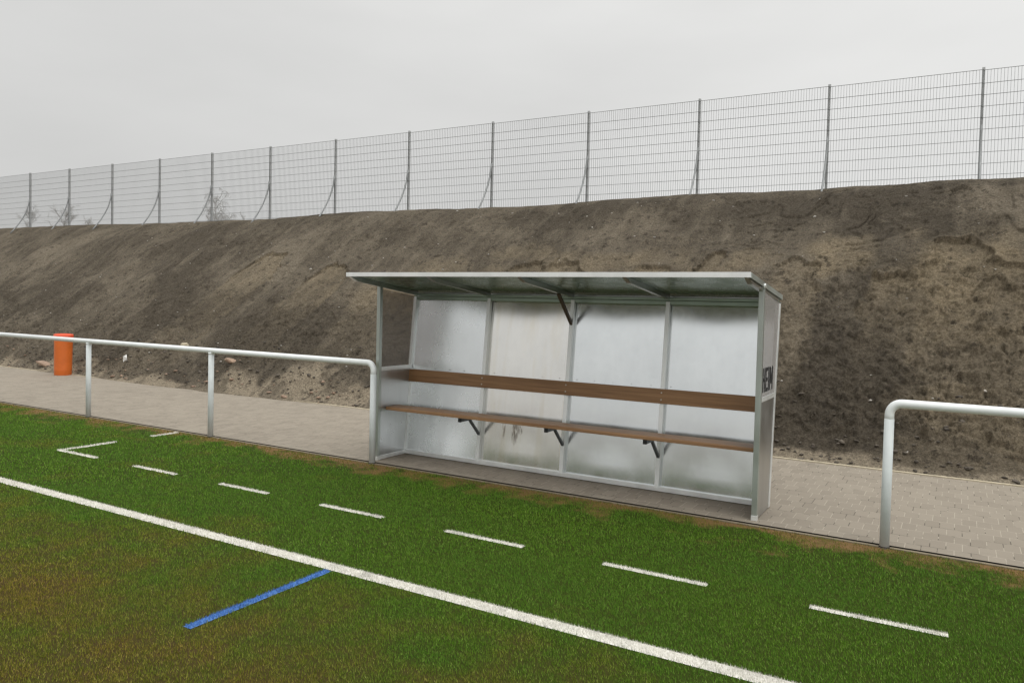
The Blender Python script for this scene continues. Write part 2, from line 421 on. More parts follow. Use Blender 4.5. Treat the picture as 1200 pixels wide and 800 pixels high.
def bank_point(X, Y):
    zc = np.interp(X, CX, CZ) * (1.018 + .002 * sst(-9, -1, X))
    foot = YF + .12 + .12 * fbm(X * .55, X * 0 + .3, 5, 3) - .30 * np.exp(-((X + 12.5) / 3.2) ** 2)
    t = (Y - foot) / (YC - foot)
    k = 18.0                                                            # rounded crest: soft minimum of slope and 1
    s = np.clip(t, -.2, 3); s = -np.log(np.exp(-k * s) + np.exp(-k * 1.0)) / k
    s = np.where(t < 0, t * .0, s); s = np.where(t < .08, np.maximum(s, 0) * sst(-.02, .08, t) ** .6, s)
    z = zc * s + .015 * (t > 0) - .10 * sst(0, -.04, t) + sst(1.0, 1.6, t) * .03
    m = sst(.0, .10, t) * (1 - .75 * sst(.93, 1.08, t))
    right = sst(-4.5, -1.0, X); left = 1 - sst(-9, -5, X)
    d = .13 * fbm(X * .33, Y * .28, 1, 4) + .055 * fbm(X * 1.1, Y * .7, 2, 4)
    wx = X + .35 * vn(X * .5, Y * .5, 77) + .10 * (Y - 12)
    r1 = 1 - np.abs(fbm(wx * 1.5, Y * .16, 21, 3)); r2 = 1 - np.abs(fbm(wx * 4.2, Y * .42, 22, 3))
    rill = (r1 - .7) * .9 + (r2 - .7) * .6
    d = d + (.022 * left + .012) * rill
    low = 1 - sst(.25, .62, t + .12 * vn(X * .8, Y * .8, 55))
    # clods: half buried lumps at three sizes, denser and coarser on the lower bank and on the right
    patch = sst(-.35, .45, fbm(X * .45, Y * .6, 36, 3))
    rough = (.35 + .65 * low) * (.55 + .45 * right) * (.45 + .55 * patch) + .30 * low
    d = d + rough * (.060 * cells(X, Y, .34, 31, .25) + .048 * cells(X, Y, .17, 32, .55) + .030 * cells(X, Y, .085, 33, .65))
    chunk = right * (1 - sst(12.4, 13.4, Y))
    d = d + chunk * (.050 * cells(X, Y, .23, 37, .5) + .040 * cells(X, Y, .12, 38, .6) + .024 * cells(X, Y, .06, 39, .7))
    d = d + (.35 + .65 * rough) * .016 * cells(X, Y, .045, 34, .7)
    # small slump lips: earth has slid away below a short, ragged, roughly level edge
    q1 = Y * .55 + 1.25 * fbm(X * .75, Y * .75, 41, 4, .5); q1 = q1 - np.floor(q1)
    q2 = Y * 1.5 + 1.5 * fbm(X * 1.9, Y * 1.7, 42, 4, .5); q2 = q2 - np.floor(q2)
    step = lambda q: q ** 2 * (1 - sst(.95, 1.0, q))
    m1 = sst(-.05, .45, fbm(X * .9, Y * .9, 45, 3)); m2 = sst(.0, .5, fbm(X * 1.4, Y * 1.4, 46, 3))
    d = d - (.052 * step(q1) * m1 + .045 * step(q2) * m2) * (.45 + .55 * right)
    d = d + .010 * fbm(X * 7, Y * 7, 43, 4, .62)
    fresh = np.zeros_like(X)
    jx = X + .12 * fbm(X * 3.2, Y * 3.2, 61, 4, .55); jy = Y + .14 * fbm(X * 3.2, Y * 3.2, 62, 4, .55)
    for poly, D, L in SCARPS:
        px = np.array([a for a, b in poly]); py = np.array([b for a, b in poly])
        lip = np.interp(jx, px, py, left=-9, right=-9); q = lip - jy
        wx_ = sst(px[0], px[0] + .12, jx) * (1 - sst(px[-1] - .15, px[-1], jx))
        rec = np.where(q > 0, np.exp(-q / L), 0) * np.where(q > 0, sst(0, .03, q), 0) * wx_
        d = d - .62 * D * rec
        d = d + .02 * np.exp(-(q / .06) ** 2) * (q < 0) * wx_
        fresh = np.maximum(fresh, np.where(q > 0, np.exp(-q / (L * 2.4)), 0) * wx_)
    def blob(cx, cy, rx, ry, k=.5, sd=0):
        wxx = X + k * fbm(X * 1.1, Y * 1.1, 101 + sd, 4); wyy = Y + k * fbm(X * 1.1, Y * 1.1, 131 + sd, 4)
        return 1 - sst(.55, 1.15, np.sqrt(((wxx - cx) / rx) ** 2 + ((wyy - cy) / ry) ** 2))
    tan = np.maximum.reduce([blob(.35, 12.25, 1.35, 1.15), .8 * blob(-1.75, 12.85, .75, .6, .5, 1), .6 * blob(2.6, 12.3, 1.6, 1.2, .6, 2), .55 * blob(.6, 10.4, 1.3, .5, .5, 3),
                            .55 * blob(-6.4, 12.7, 2.2, .7, .6, 4), .5 * blob(-3.6, 12.8, .9, .6, .5, 5), .45 * blob(-9.6, 12.2, 1.2, .9, .6, 6)])
    pale = np.maximum.reduce([blob(.5, 14.0, 1.3, .5, .4, 7), .7 * blob(-14.4, 12.9, 1.6, 1.2, .9, 8), .7 * blob(-12.6, 11.6, 1.2, 1.0, .9, 9), .7 * blob(-24.5, 13.6, 1.8, .8, 1., 10), .6 * blob(-27.5, 12.2, 2.5, .8, 1., 11),
                             .5 * blob(-19.5, 12.4, .8, 1.2, .8, 12), .6 * blob(-5.0, 14.0, 2.2, .5, .6, 13), .5 * blob(-9.5, 14.1, 1.8, .4, .6, 14), .4 * blob(-11.0, 13.0, .9, .9, .6, 15)])
    damp = np.maximum.reduce([.8 * blob(-1.45, 10.8, .85, 1.2, .5, 16), .8 * blob(-.9, 13.7, 1.0, .35, .5, 17), .8 * blob(-18.5, 13.8, 1.6, 1.1, 1., 18), .8 * blob(-16.6, 11.8, 1.8, .9, .9, 19), .7 * blob(-21.5, 11.6, 2.2, 1., 1., 20),
                             .6 * blob(-10.8, 10.6, 2.4, .7, .6, 21), .5 * blob(-7.8, 14.2, 1.2, .4, .6, 22), .75 * blob(-2.6, 14.3, 2.6, .6, .4, 23), .6 * blob(-7.0, 14.5, 3.0, .35, .4, 24), .5 * blob(2.2, 14.6, 1.6, .4, .4, 25)])
    fresh = np.clip(np.maximum(fresh * .8, tan * 1.1), 0, 1) * (1 - .8 * damp); pale = pale * (1 - damp)
    al = R(36)
    # sand spilled along the foot
    sw = .10 + .50 * np.exp(-((X + 10.3) / 2.6) ** 2) + .30 * np.exp(-((X + 17.5) / 3) ** 2) + .03 * right
    q = (Y - foot) / (sw * (1 + .7 * fbm(X * 1.3, Y * 1.3, 81, 4)).clip(.25))
    sand = (1 - sst(.6, 1.1, q)) * (.35 + .65 * sst(-.25, .15, fbm(X * 2.2, Y * 2.2, 83, 4)))
    dd = d * m
    return X + 0 * dd, Y - dd * math.sin(al), z + dd * math.cos(al), fresh, sand, .5 + .5 * (pale - damp)

def axis(pieces):
    out = []
    for a, b, n in pieces: out.append(np.linspace(a, b, n, endpoint=False))
    return np.concatenate(out + [np.array([pieces[-1][1]])])
gx = axis([(-140, -80, 40), (-80, -40, 160), (-40, -22, 300), (-22, -13, 330), (-13, -7.5, 270), (-7.5, -3, 250), (-3, 2.0, 320), (2.0, 4, 60), (4, 14, 80), (14, 60, 40)])
gy = axis([(8.95, 9.3, 8), (9.3, 10.6, 80), (10.6, 14.0, 190), (14.0, 15.6, 60), (15.6, 20, 14), (20, 160, 20)])
GX, GY = np.meshgrid(gx, gy)
bx, by, bz, fr, sa, zn = bank_point(GX, GY)
ny, nx = GX.shape
V = np.stack([bx.ravel(), by.ravel(), bz.ravel()], 1)
idx = np.arange(ny * nx).reshape(ny, nx)
Fq = np.stack([idx[:-1, :-1].ravel(), idx[:-1, 1:].ravel(), idx[1:, 1:].ravel(), idx[1:, :-1].ravel()], 1)
bank = np_mesh('embankment', V, Fq, M['soil'], smooth=True)
for nm, arr in (('fresh', fr), ('sand', sa), ('zone', zn)):
    a = bank.data.attributes.new(nm, 'FLOAT', 'POINT'); a.data.foreach_set('value', arr.ravel().astype(np.float32))
tag(bank, 'steep bare dark brown earth bank with slips and rills behind the path', kind='structure')
def on_bank(x, y):
    X, Y, Z, *_ = bank_point(np.array([float(x)]), np.array([float(y)])); return float(X[0]), float(Y[0]), float(Z[0])

# ------------------------------------------------------------------ turf fibres and markings
MARKS = [('touchline', -30, 30, 3.668, 3.772, 'white'), ('blue_line', -3.515, -3.457, 2.60, 3.655, 'blue')]
for a, b in [(-8.71, -7.97), (-7.31, -6.63), (-5.98, -5.33), (-4.68, -3.99), (-3.36, -2.67), (-2.04, -1.32), (-.70, .02), (.64, 1.34), (1.98, 2.68)]:
    MARKS.append(('dashed_line', a, b, 4.777, 4.829, 'white'))
MARKS.append(('corner_mark', -8.70, -8.64, 4.835, 5.46, 'white'))
MARKS.append(('side_mark', -8.71, -8.65, 5.93, 6.31, 'white'))
MARK_LABEL = dict(touchline='long solid white touchline across the turf', blue_line='short blue line meeting the white touchline at right angles',
                  corner_mark='thin white line turning from the farthest dash toward the path', side_mark='short white stroke by the brown turf edge')

def blades(n_per, x0, x1, y0, y1, w, h, keep):
    n = int(n_per * (x1 - x0) * (y1 - y0))
    x = RNG.uniform(x0, x1, n); y = RNG.uniform(y0, y1, n); k = keep(x, y)
    return np.stack([x[k], y[k], np.full(k.sum(), w), np.full(k.sum(), h)], 1)
def wedge(x, y):                                          # ground the camera, or one a couple of metres beside it, can see
    return (x > -2.2 - y * 2.25) & (x < 2.2 + y * .16) & (y > 1.4)
rad = lambda x, y: np.hypot(x, y)
B = np.concatenate([
    blades(21000, -8, 4, 1.4, EDGE, .0034, .0165, lambda x, y: wedge(x, y) & (rad(x, y) < 5.3)),
    blades(12000, -12, 4, 1.4, EDGE, .0045, .018, lambda x, y: wedge(x, y) & (rad(x, y) >= 5.3) & (rad(x, y) < 8)),
    blades(5500, -17, 4, 1.4, EDGE, .0075, .019, lambda x, y: wedge(x, y) & (rad(x, y) >= 8) & (rad(x, y) < 14)),
    blades(2200, -24, 4, 1.4, EDGE, .013, .022, lambda x, y: wedge(x, y) & (rad(x, y) >= 14)),
])
nb = len(B)
wear = sst(5.95, 6.30, B[:, 1] + .45 * fbm(B[:, 0] * 1.3, B[:, 1] * 1.3, 91, 3))
tuft = .5 + .5 * vn(B[:, 0] * 46, B[:, 1] * 46, 93) * .7 + .25 * vn(B[:, 0] * 14, B[:, 1] * 14, 94)
B = B[(RNG.uniform(0, 1, nb) > wear * .58) & (RNG.uniform(0, 1, nb) < .25 + 1.1 * tuft)]; nb = len(B)
lab = np.full(nb, -1); jx = B[:, 0] + RNG.normal(0, .004, nb); jy = B[:, 1] + RNG.normal(0, .004, nb)
for i, (nm, a, b, c, d, mt) in enumerate(MARKS):
    lab[(jx > a) & (jx < b) & (jy > c) & (jy < d)] = i
def blade_mesh(name, P, mat, z0=-.011):
    n = len(P); az = RNG.uniform(0, 2 * np.pi, n); lean = np.abs(RNG.normal(0, .55, n)).clip(0, 1.25); la = RNG.normal(2.6, .9, n)
    h = P[:, 3] * RNG.uniform(.7, 1.2, n); w = P[:, 2] * RNG.uniform(.7, 1.2, n)
    dx, dy = np.cos(az) * w / 2, np.sin(az) * w / 2
    tipx, tipy, tz = np.cos(la) * np.sin(lean) * h, np.sin(la) * np.sin(lean) * h, np.cos(lean) * h
    V = np.empty((n, 3, 3)); z = np.full(n, z0)
    V[:, 0] = np.stack([P[:, 0] - dx, P[:, 1] - dy, z], 1); V[:, 1] = np.stack([P[:, 0] + dx, P[:, 1] + dy, z], 1)
    V[:, 2] = np.stack([P[:, 0] + tipx, P[:, 1] + tipy, z + tz], 1)
    return np_mesh(name, V.reshape(-1, 3), np.arange(n * 3).reshape(n, 3), mat)
tag(blade_mesh('turf_fibres', B[lab < 0], M['blade']), 'short green synthetic grass fibres covering the pitch', kind='stuff')
nd = 0
for i, (nm, a, b, c, d, mt) in enumerate(MARKS):
    P = B[lab == i]
    # a line is tufted solid: extra fibres over the same strip
    a2, b2 = max(a, -26), min(b, 4)
    ex = blades(20000, a2, b2, c, d, .0036, .0165, lambda x, y: wedge(x, y) & (rad(x, y) < 9))
    ex2 = blades(8000, a2, b2, c, d, .008, .021, lambda x, y: wedge(x, y) & (rad(x, y) >= 9))
    P = np.concatenate([P, ex, ex2])
    if len(P) < 3: continue
    o = blade_mesh(nm, P, M[mt])
    tag(o, MARK_LABEL.get(nm, 'short white dash of the broken line on the turf'), kind='structure')
    # backing strip under the fibres
    s = mesh_obj('line_backing', [(a, c, -.0085), (b, c, -.0085), (b, d, -.0085), (a, d, -.0085)], [(0, 1, 2, 3)], M[mt], o)

# ------------------------------------------------------------------ dugout
XL, XR, YP, ZP = -5.52, -1.385, 6.478, 1.935
YO, ZO = 5.985, 2.045                          # roof front
YB0, YB1, ZB = 7.005, 7.195, 1.862             # back wall foot, back wall head
def yb(z): return YB0 + (YB1 - YB0) * z / ZB
def zr(y): return ZO - .040 + (ZB - (ZO - .040)) * (y - YO) / (YB1 - YO)      # underside of the roof sheet
dug = empty('dugout', ((XL + XR) / 2, YP, 0))
tag(dug, 'galvanised metal team shelter with brown bench, slanted roof and clear side panes', 'dugout')
OX, OY = dug.location.x, dug.location.y
def P(mb, name, mat, parent=None):
    """build a part given in world coordinates under the shelter's base"""
    o = mb.build(name, mat, parent or dug)
    off = Vector((OX, OY, 0))
    if parent and parent is not dug: off = Vector((OX, OY, 0)) + Vector(parent.location)
    o.data.transform(Matrix.Translation(-off)); return o
PW = .045
# posts
for x in (XL + PW / 2, XR - PW / 2):
    o = P(MB().box((x - PW / 2, YP, .02), (x + PW / 2, YP + PW, ZP + .012), .003), 'front_post', M['zinc_dull'])
    P(MB().box((x - PW / 2 - .002, YP - .003, 0), (x + PW / 2 + .002, YP + PW + .002, .042), .002), 'post_foot', M['zinc'], o)
bays = np.linspace(XL + .02, XR - .02, 5)
for i, x in enumerate(bays):
    w = .042 if 0 < i < 4 else .040
    mb = MB().bar((x, yb(.03) - .034, .03), (x, yb(ZB - .045) - .034, ZB - .045), w, .046, up=(0, -1, 0), bev=.003)
    P(mb, 'mullion', M['zinc'])
# back sheets, each slightly bulged like the real ones
for i in range(4):
    x0, x1 = bays[i] + .021, bays[i + 1] - .021; n = 24; vs = []
    rnd = random.Random(40 + i); ph = rnd.uniform(-.2, .2); amp = rnd.uniform(.010, .016)
    for a in range(n + 1):
        for b in range(n + 1):
            u, v = b / n, a / n; z = .045 + (ZB - .10) * v; x = x0 + (x1 - x0) * u
            e = (-.020 if i == 0 else amp) * math.sin(math.pi * min(1, max(0, u))) * (math.sin(math.pi * v) ** .8 if 0 < v < 1 else 0) * (1 + ph * math.cos(3 * u + i))
            e -= .014 * max(0, (v - .80) / .20) ** 1.6                                           # head of the sheet leans back
            e += .010 * math.exp(-((v - .02) / .10) ** 2) * math.sin(math.pi * u) ** 2      # foot of the sheet rolls back
            vs.append((x - (x0 + x1) / 2, yb(z) - (.026 if i == 0 else .012) - e - OY, z))
    fs = [(a * (n + 1) + b, a * (n + 1) + b + 1, (a + 1) * (n + 1) + b + 1, (a + 1) * (n + 1) + b) for a in range(n) for b in range(n)]
    o = mesh_obj('back_sheet', vs, fs, M['cream'] if i == 1 else M['sheet_dull'] if i == 0 else M['sheet'], dug, True)
    o.location = ((x0 + x1) / 2 - OX, 0, 0)
    if i == 1: o['label'] = 'cream tinted back sheet with brown drip stains'
# outer skin of the back wall, so the wall has thickness
P(MB().bar(((XL + XR) / 2, yb(.04) + .012, .04), ((XL + XR) / 2, yb(ZB - .03) + .012, ZB - .03), XR - XL - .01, .012, up=(0, -1, 0)), 'rear_skin', M['side'])
P(MB().box((XL + .003, yb(.02) - .052, .006), (XR - .003, yb(.02) + .006, .052), .003), 'bottom_rail', M['zinc'])
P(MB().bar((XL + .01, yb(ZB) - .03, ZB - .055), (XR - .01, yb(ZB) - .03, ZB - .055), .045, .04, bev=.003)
  .bar((XL + .01, yb(ZB) - .052, ZB - .018), (XR - .01, yb(ZB) - .052, ZB - .018), .03, .03, bev=.003), 'top_rail', M['rail_reflect_tint'])
# side walls
for sgn, x in ((-1, XL), (1, XR)):
    xi = x - sgn * .022                        # middle of the wall
    xp = x - sgn * .008                        # pane sits near the outer face
    yb_ = lambda z: yb(z) - .004
    def panel(z0, z1a, z1b, th, xc):
        ya = YP + PW + .001; v = []
        for dx in (-th / 2, th / 2):
            v += [(xc + dx, ya, z0), (xc + dx, yb_(z0), z0), (xc + dx, yb_(z1b), z1b), (xc + dx, ya, z1a)]
        return v, [(0, 1, 2, 3), (7, 6, 5, 4), (0, 4, 5, 1), (1, 5, 6, 2), (2, 6, 7, 3), (3, 7, 4, 0)]
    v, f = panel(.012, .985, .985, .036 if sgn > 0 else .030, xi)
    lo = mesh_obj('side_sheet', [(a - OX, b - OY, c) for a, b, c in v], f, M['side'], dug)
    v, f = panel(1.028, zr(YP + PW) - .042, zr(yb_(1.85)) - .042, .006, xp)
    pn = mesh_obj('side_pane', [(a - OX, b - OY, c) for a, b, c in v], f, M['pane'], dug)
    mb = MB().bar((xi, YP + PW, 1.006), (xi, yb_(1.0), 1.006), .040, .042, bev=.003)
    P(mb, 'side_rail', M['zinc'])
    mb = MB().bar((xi, yb(.05) - .018, .012), (xi, yb(1.80) - .018, 1.82), .040, .036, up=(0, -1, 0), bev=.003)
    P(mb, 'rear_post', M['zinc'])
    if sgn < 0:
        P(MB().bar((xi + .02, YP + PW, .555), (xi + .02, yb(.55) - .05, .555), .016, .03), 'side_rib', M['zinc_dull'])
        P(MB().bar((xi + .012, YP + PW, .024), (xi + .012, yb(.02) - .05, .024), .026, .04, bev=.002), 'side_foot', M['zinc'])
    if sgn > 0:                                # lettering on the outside of the right pane
        def stroke(mb, a, b, wd):
            a = Vector((XR - .0030, *a)); b = Vector((XR - .0030, *b)); mb.bar(a, b, .003, wd, up=Vector((1, 0, 0)).cross(b - a)); return mb
        mb = MB(); y0, z0, H, w = 6.543, 1.066, .205, .026
        def vst(y): stroke(mb, (y, z0), (y, z0 + H), w)
        def hst(ya, yb2, z): stroke(mb, (ya, z), (yb2, z), .030)
        vst(y0 + .013); vst(y0 + .078); hst(y0 + .0262, y0 + .0648, z0 + H / 2)                      # H
        e = y0 + .116
        vst(e + .013); hst(e + .0262, e + .080, z0 + H - .015); hst(e + .0262, e + .072, z0 + H / 2); hst(e + .0262, e + .080, z0 + .015)   # E
        vst(y0 + .232)                                                                               # I
        m = y0 + .270
        vst(m + .013); vst(m + .112)                                                                 # M
        for q in (m + .0265, m + .0985):
            stroke(mb, (q, z0 + H - .012), (m + .0625, z0 + .055), .022)
        o = P(mb, 'lettering', M['black'], pn); o['label'] = 'black word HEIM on the pane'
# roof: sheet, fascia, side angles, rafters
XRL, XRR = XL + .0, XR - .0
def roof_bar(x0, x1, y0, y1, lift, th):
    v = []
    for dz in (lift, lift + th):
        v += [(x0, y0, zr(y0) + dz), (x1, y0, zr(y0) + dz), (x1, y1, zr(y1) + dz), (x0, y1, zr(y1) + dz)]
    return [(a - OX, b - OY, c) for a, b, c in v], [(3, 2, 1, 0), (4, 5, 6, 7), (0, 1, 5, 4), (1, 2, 6, 5), (2, 3, 7, 6), (3, 0, 4, 7)]
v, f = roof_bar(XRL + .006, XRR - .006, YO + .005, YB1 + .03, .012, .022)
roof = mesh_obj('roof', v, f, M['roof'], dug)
def RP(mb, name, mat):
    return P(mb, name, mat, roof)
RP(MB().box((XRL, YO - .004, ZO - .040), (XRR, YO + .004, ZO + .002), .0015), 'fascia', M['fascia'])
RP(MB().bar((XRL + .004, YB1 + .036, zr(YB1 + .036) + .016), (XRR - .004, YB1 + .036, zr(YB1 + .036) + .016), .01, .04), 'rear_edge', M['zinc'])
for x, s in ((XRL, 1), (XRR, -1)):
    RP(MB().bar((x, YO + .005, zr(YO) + .018), (x, YB1 + .03, zr(YB1 + .03) + .018), .008, .042), 'side_edge', M['zinc_dull' if s < 0 else 'side'])
for i, x in enumerate(bays):
    xx = x + (.012 if i == 0 else -.012 if i == 4 else 0)
    rm = MB(); rv = [(xx + dx, yy, zr(yy) + dz) for dx in (-.02, .02) for yy, dz in ((YO + .006, .010), (YO + .006, .002), (YO + .12, -.032), (YB1 - .06, -.032), (YB1 - .06, .010))]
    bvs = [rm.b.verts.new(q) for q in rv]
    rm.b.faces.new(bvs[:5]); rm.b.faces.new(bvs[5:][::-1])
    for k in range(5): rm.b.faces.new((bvs[k], bvs[5 + k], bvs[5 + (k + 1) % 5], bvs[(k + 1) % 5]))
    RP(rm, 'rafter', M['side'])
# clamp at the head of each front post
for x in (XL, XR):
    RP(MB().tube([(x - .02, YP - .012, zr(YP) + .012), (x + .014, YP - .012, zr(YP) + .012)], .017, 12).box((x - .012, YP - .03, ZP + .004), (x + .008, YP + .0, ZP + .03), .002), 'clamp', M['zinc'])
# bench
P(MB().box((XL + .046, 6.600, .548), (XR - .046, 6.835, .584), .006), 'seat', M['wood_seat'])
bd = P(MB().bar((XL + .030, yb(.905) - .062, .907), (XR - .046, yb(.905) - .062, .907), .026, .142, up=(0, .10, 1), bev=.004), 'backrest', M['wood'])
for x in bays[1:4]:
    for z in (.875, .942): P(MB().tube([(x, yb(z) - .068, z), (x, yb(z) - .080, z)], .0065, 10), 'bolt', M['bolt'], bd)
for x in np.arange(XL + .16, XR - .1, .2):
    P(MB().tube([(x, yb(1.0) - .003, .998), (x, yb(1.0) - .022, .998)], .0035, 8), 'screw', M['steel'])
# bracket under the seat at each middle mullion
for i in (1, 2, 3):
    x = bays[i] - .0
    br = P(MB().bar((x, 6.615, .527), (x, yb(.53) - .046, .527), .034, .038, bev=.002), 'bracket', M['steel'])
    P(MB().box((x - .0175, 6.600, .506), (x + .0175, 6.6145, .547), .002), 'end_cap', M['black'], br)
    P(MB().bar((x, 6.80, .507), (x, yb(.33) - .05, .325), .028, .022, up=(0, -.7, .7), bev=.002), 'bracket_strut', M['steel'], br)
xm = bays[2]
P(MB().bar((xm + .0, 6.80, zr(6.80) - .034), (xm + .0, yb(1.58) - .048, 1.565), .030, .030, up=(0, -.7, .7), bev=.003), 'roof_strut', M['dark'])

# ------------------------------------------------------------------ pitch railings
YR, ZR, RT = 6.350, 1.085, .033
def railing(name, xs, x_end, label):
    """handrail with a rounded corner down into the end post (xs[0]); runs to x_end"""
    o = empty(name, (xs[0], YR, 0)); tag(o, label, 'railing')
    s = 1 if x_end > xs[0] else -1; rc = .085
    arc = [(0, 0, .93)] + [(s * rc * (1 - math.cos(a)), 0, ZR - rc + rc * math.sin(a)) for a in np.linspace(0, math.pi / 2, 9)]
    MB().tube(arc + [(x_end - xs[0], 0, ZR)], RT, 24).build('handrail', M['rail'], o)
    for i, x in enumerate(xs):
        top = .965 if i == 0 else ZR - RT + .004
        pst = MB().tube([(x - xs[0], 0, -.10), (x - xs[0], 0, top)], RT + .0015, 24).build('post', M['railpost'], o)
        MB().lathe([(RT + .001, 0), (RT + .006, .0), (RT + .005, .004), (RT + .002, .007)], 20).build('base_collar', M['joint'], pst).location = (x - xs[0], 0, -.004)
        if i: MB().tube([(x - xs[0], 0, ZR - RT - .012), (x - xs[0], 0, ZR - RT + .008)], RT + .004, 20).build('collar', M['rail'], pst)
    return o
railing('railing', [-5.44 - 2.655 * k for k in range(9)], -5.44 - 2.655 * 8.4, 'long white tube railing left of the shelter, in front of the orange bin')
railing('railing', [-.415 + 2.655 * k for k in range(6)], -.415 + 2.655 * 5.4, 'white tube railing right of the shelter, its rounded corner nearest the camera')

# ------------------------------------------------------------------ mesh fence on the crest
PITCH = 2.52; FX0, FYF, FZT, FK, FZ = .231, 15.805, 6.082, .0106, -.00375
HT = 2.22
fence = empty('mesh_fence', (FX0, FYF, FZT - HT)); tag(fence, 'grey double wire mesh fence running along the top of the bank', 'fence')
def wire_panel():
    V, F = [], []
    def bar(a, b, r):
        a, b = Vector(a), Vector(b); d = (b - a).normalized(); u = d.orthogonal().normalized(); v = d.cross(u); i = len(V)
        for p in (a, b):
            for k in range(4): V.append(p + u * (r * math.cos(k * math.pi / 2)) + v * (r * math.sin(k * math.pi / 2)))
        for k in range(4): F.append((i + k, i + (k + 1) % 4, i + 4 + (k + 1) % 4, i + 4 + k))
    for k in range(51):
        x = -PITCH / 2 + .01 + k * .05; bar((x, 0, 0), (x, 0, HT - .02), .0036)
    for k in range(12):
        z = HT - .05 - k * .2 + (.03 if k == 0 else 0)
        if z < 0: break
        for y in (-.006, .006): bar((-PITCH / 2, y, z), (PITCH / 2, y, z), .0036)
    return mesh_obj('wire_panel', V, F, M['fence'], fence)
rz = math.atan(FK)
def fence_post():
    p = MB().box((-.023, -.03, -.35), (.023, .03, HT + .03), .004).build('post', M['fpost'], fence)
    pts = []
    for k in range(13):
        s = k / 12; pts.append((0, -.04 - .66 * (s ** 1.7), (HT - .98) - 1.30 * s))
    MB().tube(pts, .021, 8).build('brace', M['fence'], p)
    return p
pp, wp = fence_post(), wire_panel()
for k in range(-20, 6):
    x = PITCH * k; y = FK * (FX0 + x); dz = FZ * (FX0 + x)
    a = pp if k == -20 else copy_tree(pp, fence); a.location = (x, y, dz); a.rotation_euler = (0, 0, rz)
    b = wp if k == -20 else copy_tree(wp, fence); b.location = (x + PITCH / 2, FK * (FX0 + x + PITCH / 2) - .035, FZ * (FX0 + x + PITCH / 2)); b.rotation_euler = (0, 0, rz)

# ------------------------------------------------------------------ orange bin at the foot of the bank
bn = empty('waste_bin', (-16.70, 9.30, 0)); bn.rotation_euler = (R(.5), R(2.2), 0)
tag(bn, 'orange upright cylinder bin with red rim at the foot of the bank', 'bin')
MB().lathe([(.165, .0), (.168, .01), (.170, .10), (.172, .11), (.172, .12), (.171, .13), (.178, .78), (.178, .803)], 48).build('body', M['orange'], bn)
MB().lathe([(.180, .805), (.188, .808), (.190, .82), (.190, .865), (.186, .88), (.170, .885), (.166, .85)], 48).build('rim', M['red'], bn)

# ------------------------------------------------------------------ bare trees beyond the fence
def bare_tree(label, x, y, z0, h, spread, seed, droop=.0, dens=1.0):
    rnd = random.Random(seed); o = empty('bare_tree', (x, y, z0)); tag(o, label, 'tree', 'leafless trees beyond the fence')
    tk = MB(); cr = MB()
    tr = [(h * .02 * math.sin(k * 1.3 + seed), h * .02 * math.cos(k * 1.7), h * .9 * k / 7) for k in range(8)]
    tk.tube(tr, [.085 * h / 8 * (1 - k / 8.5) + .008 for k in range(8)], 8).build('trunk', M['bark'], o)
    def limb(p, d, L, r, lv):
        n = 5; pts = [p]; dd = d.copy()
        for k in range(n):
            dd = (dd + Vector((rnd.uniform(-.22, .22), rnd.uniform(-.22, .22), rnd.uniform(-.1, .16) - droop * lv * .35))).normalized()
            pts.append(pts[-1] + dd * L / n)
        cr.tube(pts, [r * (1 - .7 * k / n) for k in range(n + 1)], 4 if lv > 1 else 5, cap=False)
        if lv < 3:
            for q in range(int((5 if lv < 2 else 4) * dens)):
                i = rnd.randint(1, n); a = rnd.uniform(0, 6.283)
                nd_ = (dd * .6 + Vector((math.cos(a), math.sin(a), rnd.uniform(-.1, .7))) * .8).normalized()
                limb(pts[i], nd_, L * rnd.uniform(.4, .6), r * .5, lv + 1)
    for k in range(int(20 * dens)):
        s = rnd.uniform(.22, .98); i = min(6, int(s * 7)); p = Vector(tr[i]).lerp(Vector(tr[i + 1]), s * 7 - i)
        a = k * 2.4; d = Vector((math.cos(a), math.sin(a), .75 + .5 * s)).normalized()
        limb(p, d, spread * (1.15 - .7 * s) * rnd.uniform(.7, 1.1), .034, 0)
    cr.build('crown', M['bark'], o)
    return o
ZPL = 4.0
bare_tree('tallest leafless birch-like tree showing through the fence', -56.8, 45, ZPL, 7.6, 2.3, 3, .6, 1.15)
bare_tree('small faint leafless tree just right of the tallest one', -53.4, 45, ZPL, 5.3, 1.2, 5, .1, .8)
bare_tree('leftmost leafless bush-like tree at the photo edge behind the fence', -87.2, 45, ZPL, 6.9, 2.4, 8, .1)
bare_tree('broad leafless bush-like tree between the leftmost tree and the third fence post', -80.6, 45, ZPL, 6.7, 2.8, 12, .1)
bare_tree('low leafless bush-like tree beside the third fence post from the left', -76.4, 45, ZPL, 5.6, 1.5, 15, .1, .8)

